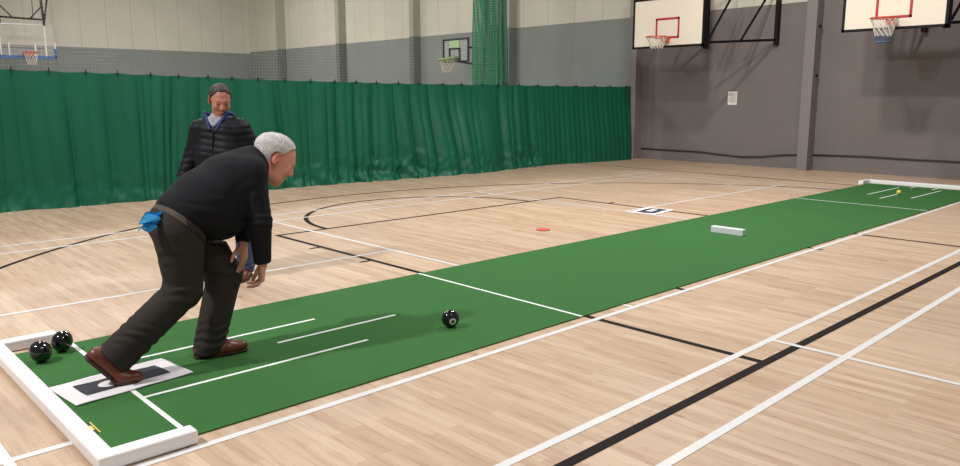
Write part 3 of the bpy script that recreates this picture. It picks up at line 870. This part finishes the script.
g = SDF((.45, .55, .55), (1.40, 1.32, 1.34), .006)
for t, w_ in ((-.055, 0), (.055, 0), (0, .0)):
    k = .05
    g.cone((.765, .92+t, .900), (.895, .92+t*1.1, .955), .142, .172, k)
    g.cone((.895, .92+t*1.1, .955), (1.065, .92+t*1.2, 1.065), .172, .158, k)
    g.cone((1.065, .92+t*1.2, 1.065), (1.160, .92+t, 1.135), .158, .105, k)
g.ell((.96, .91, .865), (.165, .19, .145), None, .05)
g.ell((.865, .965, .825), (.13, .16, .095), None, .04)
g.cone((1.12, .77, 1.125), (1.18, 1.08, 1.105), .092, .092, .05)
g.cone((1.155, .92, 1.15), (1.215, .92, 1.178), .105, .098, .04)
g.cone((1.110, .765, 1.105), (1.118, .690, .84), .096, .070, .035); g.cone((1.118, .690, .84), (1.124, .690, .55), .070, .047, .02)
g.cone((1.19, 1.085, 1.09), (1.24, 1.11, .83), .092, .074, .035); g.cone((1.24, 1.09, .83), (1.105, .895, .715), .072, .046, .02)
fl = norm(H1.c-nb)
def jcut(P, d):
    d = np.maximum(d, np.where((P[..., 0] < .98), -(P[..., 0]+P[..., 2]-1.570+.07*np.clip((P[..., 0]-.66)/.14, 0, 1))*.7, -1))
    d = np.maximum(d, (P[..., 0]*.905+P[..., 2]*.425-1.640))           # neckline
    return np.where(P[..., 2] < .66, np.maximum(d, .588-P[..., 2]+.12*(P[..., 0]-1.12)), d)                               # cuffs
g.func(jcut)
sdf_object('jumper', g, M['jumper'], OLD, O1, 3, None, lambda v: wrinkles(v, [
    ((.82, .72, .90), (.4, 0, 1), .15, .085, .006), ((1.11, .64, .86), (.2, 0, 1), .09, .05, .005), ((1.05, .74, 1.0), (.8, .2, -.6), .12, .07, .005), ((.70, .75, .98), (.6, 0, .8), .12, .06, .005)]))
# shirt collar standing out of the neckline
cc, ca, cb_, cn = V(1.234, .912, 1.180), norm((-.40, 0, .92)), V(0, 1, 0), norm((.905, 0, .425))
g = SDF(cc-.17, cc+.17, .0045)
n_ = 36; pr = None
for i in range(n_+1):
    t = 2*math.pi*i/n_; p = cc+ca*.094*math.cos(t)+cb_*.080*math.sin(t)
    if pr is not None: g.cone(pr-cn*.016, p-cn*.004, .006, .006, .004); g.cone(pr+cn*.004, p+cn*.004, .005, .005, .006)
    pr = p
sdf_object('shirt_collar', g, M['shirt'], OLD, O1, 2)

g = SDF((.10, .58, .0), (1.25, 1.26, 1.12), .006)
g.ell((.715, .925, .845), (.155, .185, .150), None, .04)
g.cone((.695, .835, .82), (.695, .830, .47), .146, .100, .04); g.cone((.695, .830, .47), (.285, .838, .15), .100, .100, .03)
g.cone((.80, .985, .86), (.825, 1.005, .82), .145, .14, .03); g.cone((.825, 1.005, .82), (1.015, .985, .49), .138, .104, .04); g.cone((1.015, .985, .49), (.862, .940, .05), .104, .090, .03)
def tcut(P, d):
    d = np.where(P[..., 2] > .70, np.maximum(d, (P[..., 0]+P[..., 2]-1.600)*.7), d)
    ax_ = norm((.395, -.028, .31)); lim = (P-V(.268, .84, .150))@ax_
    d = np.where((P[..., 0] < .60) & (P[..., 2] < .42), np.maximum(d, -lim), d)
    d = np.where(P[..., 0] > .70, np.maximum(d, .028+.22*np.maximum(P[..., 0]-.82, 0)-P[..., 2]), d)
    return d
g.func(tcut)
def tcol(P):
    c = np.tile(L3((47, 43, 39)), (len(P), 1))
    s_ = P[:, 0]+P[:, 2]
    band = (P[:, 2] > .72) & (s_ > 1.545) & (P[:, 0] < .69)
    c[band] = L3((78, 70, 64)); c[(P[:, 2] > .72) & (abs(s_-1.541) < .006)] = L3((34, 30, 28))
    pk = np.abs((P[:, 0]-.80)*.75+(P[:, 2]-.735)*.55-.0) ; c[(pk < .007) & (P[:, 0] > .73) & (P[:, 0] < .90) & (P[:, 1] < .83)] = L3((28, 25, 23))
    return c
sdf_object('trousers', g, M['trousers'], OLD, O1, 3, tcol, lambda v: wrinkles(v, [
    ((.65, .75, .47), (.3, 0, 1), .13, .07, .008), ((.42, .80, .24), (.6, 0, .8), .12, .06, .008), ((.90, .93, .12), (0, .1, 1), .11, .05, .009), ((.80, .74, .74), (.5, 0, .8), .12, .07, .007), ((.98, .95, .50), (.2, 0, 1), .10, .06, .006), ((.60, .78, .70), (.3, 0, 1), .12, .08, .005)]))
shoe(OLD, O1, (.176, .868, .160), (.290, .812, .0225), (.352, .775, .0225), (.66, -.22, .70), norm(V(.45, .9, 0)))
shoe(OLD, O1, (.812, .940, .0115), (.972, .900, .0115), (1.055, .880, .0115), (0, 0, 1), norm(V(.22, 1, 0)))

# cloth tucked in the back pocket
bm = bmesh.new(); G = []
P0, P1, P2 = V(.600, .845, .930), V(.600, .825, .850), V(.455, .80, .846)
for i in range(25):
    a = i/24; row = []
    for j in range(17):
        b_ = j/16
        root = P0*(1-b_)+P1*b_; tip = P2+V(.0, 0, .0)+V(.035*math.sin(b_*3), -.012*b_, .036*(1-b_))
        p = root*(1-a)+tip*a+V(0, 0, .035*math.sin(a*math.pi)*(1.1-b_))
        p = p+V(.008*math.sin(b_*14+a*5), -.022*math.sin(b_*11+a*7)-.028*math.sin(a*3.0), .010*math.sin(a*13+b_*9))
        row.append(bm.verts.new(p))
    G.append(row)
for i in range(24):
    for j in range(16): bm.faces.new((G[i][j], G[i+1][j], G[i+1][j+1], G[i][j+1]))
r_ = bmesh.ops.solidify(bm, geom=list(bm.faces), thickness=.006)
me = bpy.data.meshes.new('cloth'); bm.to_mesh(me); bm.free()
tag(link('wiping_cloth', me, M['rag'], None, True), 'bright blue crumpled cloth sticking out of the bending man\'s back pocket', 'cloth')

# ---- the onlooker, built facing +x then turned
BR = (1.90, 2.87, 0); BYAW = math.radians(218)
MAN = empty('person', BR, BYAW, label='man in navy padded jacket and blue jeans standing behind, looking down at the mat', cat='person')
H2 = Head((.035, .035, 1.535), math.radians(38), math.radians(27), 1.06, math.radians(-3))
W2 = [V(.06, -.345, .86), V(.12, .235, .90)]
g = SDF((-.36, -.50, .0), (.42, .50, 1.78), .0055)
H2.sculpt(g)
g.cone(H2.w(-.03, 0, -.05), (-.01, 0, 1.36), .056, .064, .03); g.cone((-.02, 0, 1.36), (-.01, 0, 1.15), .07, .10, .04); g.cone((-.01, 0, 1.15), (0, 0, .9), .10, .11, .04)
g.cone((-.01, -.16, 1.33), (-.01, .16, 1.33), .055, .055, .04)
ARM = [[(-.01, -.185, 1.285), (-.02, -.27, 1.08), W2[0]], [(-.01, .185, 1.285), (-.07, .275, 1.07), W2[1]]]
for a in ARM:
    g.cone(a[0], a[1], .05, .042, .02); g.cone(a[1], a[2], .042, .028, .01)
HIPS = [((0, -.09, .84), (.05, -.115, .46), (-.02, -.13, .09)), ((0, .09, .84), (.03, .19, .46), (-.03, .15, .09))]
for hip, knee, ank in HIPS:
    g.cone((0, 0, .9), hip, .11, .10, .03); g.cone(hip, knee, .085, .055, .02); g.cone(knee, ank, .055, .038, .02); g.cone(ank, V(*ank)+V(.12, 0, -.05), .032, .026, .02)
hand(g, W2[0], (.12, -.06, -1), (.25, -.95, .1), False, [(14, 20, 12), (18, 22, 14), (22, 24, 14), (26, 26, 16)], 1.0)
hand(g, W2[1], (.30, -.25, -.9), (.7, .65, .1), True, [(20, 24, 14), (24, 26, 14), (28, 26, 14), (32, 28, 16)], 1.0)
def c2(P):
    c = H2.paint(P, (176, 118, 100), (156, 84, 72), (46, 34, 30), white=(128, 96, 88)); c[P[:, 2] < 1.2] = L3((186, 130, 112)); return c
sdf_object('body', g, M['skin'], MAN, (0, 0, 0), 1, c2)
H2.hair(M['hair_brown'], MAN, (0, 0, 0), .005, ((38, 27, 22), (68, 50, 41)), front=.030, slope=.5, low=-.055, puff=.008, seed=3)

g = SDF((-.36, -.50, .68), (.40, .50, 1.52), .006)
for t in (-.075, .075):
    g.cone((0, t, .84), (.0, t, 1.08), .145, .150, .05); g.cone((0, t, 1.08), (-.005, t*.9, 1.27), .150, .125, .05)
g.cone((-.01, -.165, 1.295), (-.01, .165, 1.295), .080, .080, .05); g.cone((-.01, -.165, 1.295), (-.01, 0, 1.36), .07, .07, .05); g.cone((-.01, .165, 1.295), (-.01, 0, 1.36), .07, .07, .05)
for a in ARM: g.cone(a[0], a[1], .088, .076, .03); g.cone(a[1], a[2], .076, .058, .02)
g.cone((-.01, -.06, 1.38), (-.01, .06, 1.38), .075, .075, .03)
def quilt(P, d):
    arm_ = np.abs(P[..., 1]) > .21
    zz_ = P[..., 2]+.02*np.sin(P[..., 1]*9)
    d = d-.006*np.abs(np.sin(zz_*math.pi/.055))**.7+.004
    d = np.maximum(d, .765-P[..., 2])
    for a in ARM:
        n_ = norm(V(*a[1])-V(*a[2])); lim = (P-(V(*a[2])+n_*.015))@n_
        near = np.linalg.norm(P-V(*a[2]), axis=-1) < .13
        d = np.where(near & arm_, np.maximum(d, -lim), d)
    nk = np.linalg.norm((P[..., :2]-V(.02, 0)), axis=-1)
    d = np.where(P[..., 2] > 1.36, np.maximum(d, P[..., 2]-1.41-.25*np.minimum(P[..., 0], .03)*-1), d)
    # open front: a wedge below the chin
    wedge = np.maximum(np.abs(P[..., 1]-.0)-(P[..., 2]-1.315)*.55, -P[..., 0]+.06)
    return np.maximum(d, -wedge)
g.func(quilt)
jk = sdf_object('padded_jacket', g, M['puffer'], MAN, (0, 0, 0), 2)
MB().tube([(.152, .0, .79), (.160, .0, 1.0), (.150, .0, 1.15), (.138, .0, 1.22), (.122, .0, 1.27)], .006, 6).build('zip', M['steel'], jk, smooth=True)
g = SDF((-.25, -.26, 1.1), (.28, .26, 1.56), .006)
pr = None
for i in range(33):                                           # hood / upright collar, open at the throat
    t = math.radians(48+264*i/32); p = V(-.005+.105*math.cos(t), .118*math.sin(t), 1.425+.020*math.cos(t))
    if pr is not None:
        g.cone(pr, p, .016, .016, .006); g.cone(pr+V(-.01, 0, -.045), p+V(-.01, 0, -.045), .022, .022, .01)
    pr = p
for s_ in (-1, 1): g.cone((.065, s_*.088, 1.42), (.118, s_*.03, 1.30), .017, .012, .01)
sdf_object('blue_hood_lining', g, M['hood'], MAN, (0, 0, 0), 2)
g = SDF((-.2, -.2, 1.0), (.28, .2, 1.5), .006)
g.cone((.02, 0, 1.25), (.02, 0, 1.37), .088, .078, .03)
for s_ in (-1, 1): g.cone((.075, s_*.055, 1.392), (.112, s_*.008, 1.335), .014, .012, .008)
sdf_object('grey_fleece', g, M['fleece'], MAN, (0, 0, 0), 2)
g = SDF((-.3, -.4, .0), (.35, .42, 1.0), .007)
g.ell((0, 0, .86), (.13, .165, .12), None, .03)
for hip, knee, ank in HIPS:
    g.cone(hip, knee, .112, .083, .03); g.cone(knee, ank, .083, .076, .02)
g.func(lambda P, d: np.maximum(d, .05-P[..., 2]))
sdf_object('jeans', g, M['jeans'], MAN, (0, 0, 0), 2, None, lambda v: wrinkles(v, [(V(*k_[1]), (.2, 0, 1), .12, .07, .008) for k_ in HIPS]+[(V(*k_[2])+V(0, 0, .05), (0, .1, 1), .1, .05, .009) for k_ in HIPS]))
for s_, (hip, knee, ank) in zip((-1, 1), HIPS):
    a = V(*ank); d_ = norm(V(1, s_*.18, 0)); sd = V(-d_[1], d_[0], 0)
    shoe(MAN, (0, 0, 0), V(a[0], a[1], .003)-d_*.045, V(a[0], a[1], .003)+d_*.13, V(a[0], a[1], .003)+d_*.215, (0, 0, 1), sd)

# ------------------------------------------------------------------ light
def lamp(loc, power, size=.6, aim=None, col=(1, .975, .94)):
    d = bpy.data.lights.new('high_bay_light', 'AREA'); d.shape = 'DISK'; d.size = size; d.energy = power; d.color = col
    o = bpy.data.objects.new('high_bay_light', d); COL.objects.link(o); o.location = loc
    if aim is not None: o.rotation_euler = (Vector(aim)-Vector(loc)).to_track_quat('-Z', 'Y').to_euler()
    return o
lamp((-4.2, 2.4, 7.2), 640, .5, (-.5, 1, 0))
lamp((6.6, 1.6, 7.2), 370, .5, (8.0, 1.6, 0))
lamp((9.3, 3.0, 7.2), 250, .5, (11.5, 3, 0))
lamp((1.5, -4.5, 7.2), 170, .9, (2.2, -1, 0))
lamp((2, 6.5, 7.2), 200, .9)
lamp((4, 15, 7.2), 300, 1.5); lamp((10, 15, 7.2), 300, 1.5); lamp((4, 22, 7.2), 340, 1.5); lamp((10.5, 22.5, 7.2), 340, 1.5)
wd = bpy.data.worlds.new('hall_ambient'); S.world = wd; wd.use_nodes = True
wd.node_tree.nodes['Background'].inputs[0].default_value = (1, .975, .95, 1)
wd.node_tree.nodes['Background'].inputs[1].default_value = .20

# ------------------------------------------------------------------ camera
cd = bpy.data.cameras.new('camera'); cam = bpy.data.objects.new('camera', cd); COL.objects.link(cam); S.camera = cam
f_px, yaw, pitch, roll = 770.93, .82079, .17531, -.00198
cd.sensor_fit = 'HORIZONTAL'; cd.sensor_width = 36; cd.lens = 36*f_px/960; cd.clip_end = 100
fw = Vector((math.cos(yaw)*math.cos(pitch), math.sin(yaw)*math.cos(pitch), -math.sin(pitch)))
rt = Vector((math.sin(yaw), -math.cos(yaw), 0)); up = rt.cross(fw)
r2 = rt*math.cos(roll)+up*math.sin(roll); u2 = -rt*math.sin(roll)+up*math.cos(roll)
m4 = Matrix.Identity(4)
for i in range(3): m4[i][0], m4[i][1], m4[i][2] = r2[i], u2[i], -fw[i]
m4.translation = (-.99948, -3.49598, 1.56721)
cam.matrix_world = m4

S.view_settings.view_transform = 'Standard'; S.view_settings.look = 'None'
S.view_settings.exposure = 0; S.view_settings.gamma = 1
S.cycles.max_bounces = 6; S.cycles.transparent_max_bounces = 12
S.cycles.use_denoising = True
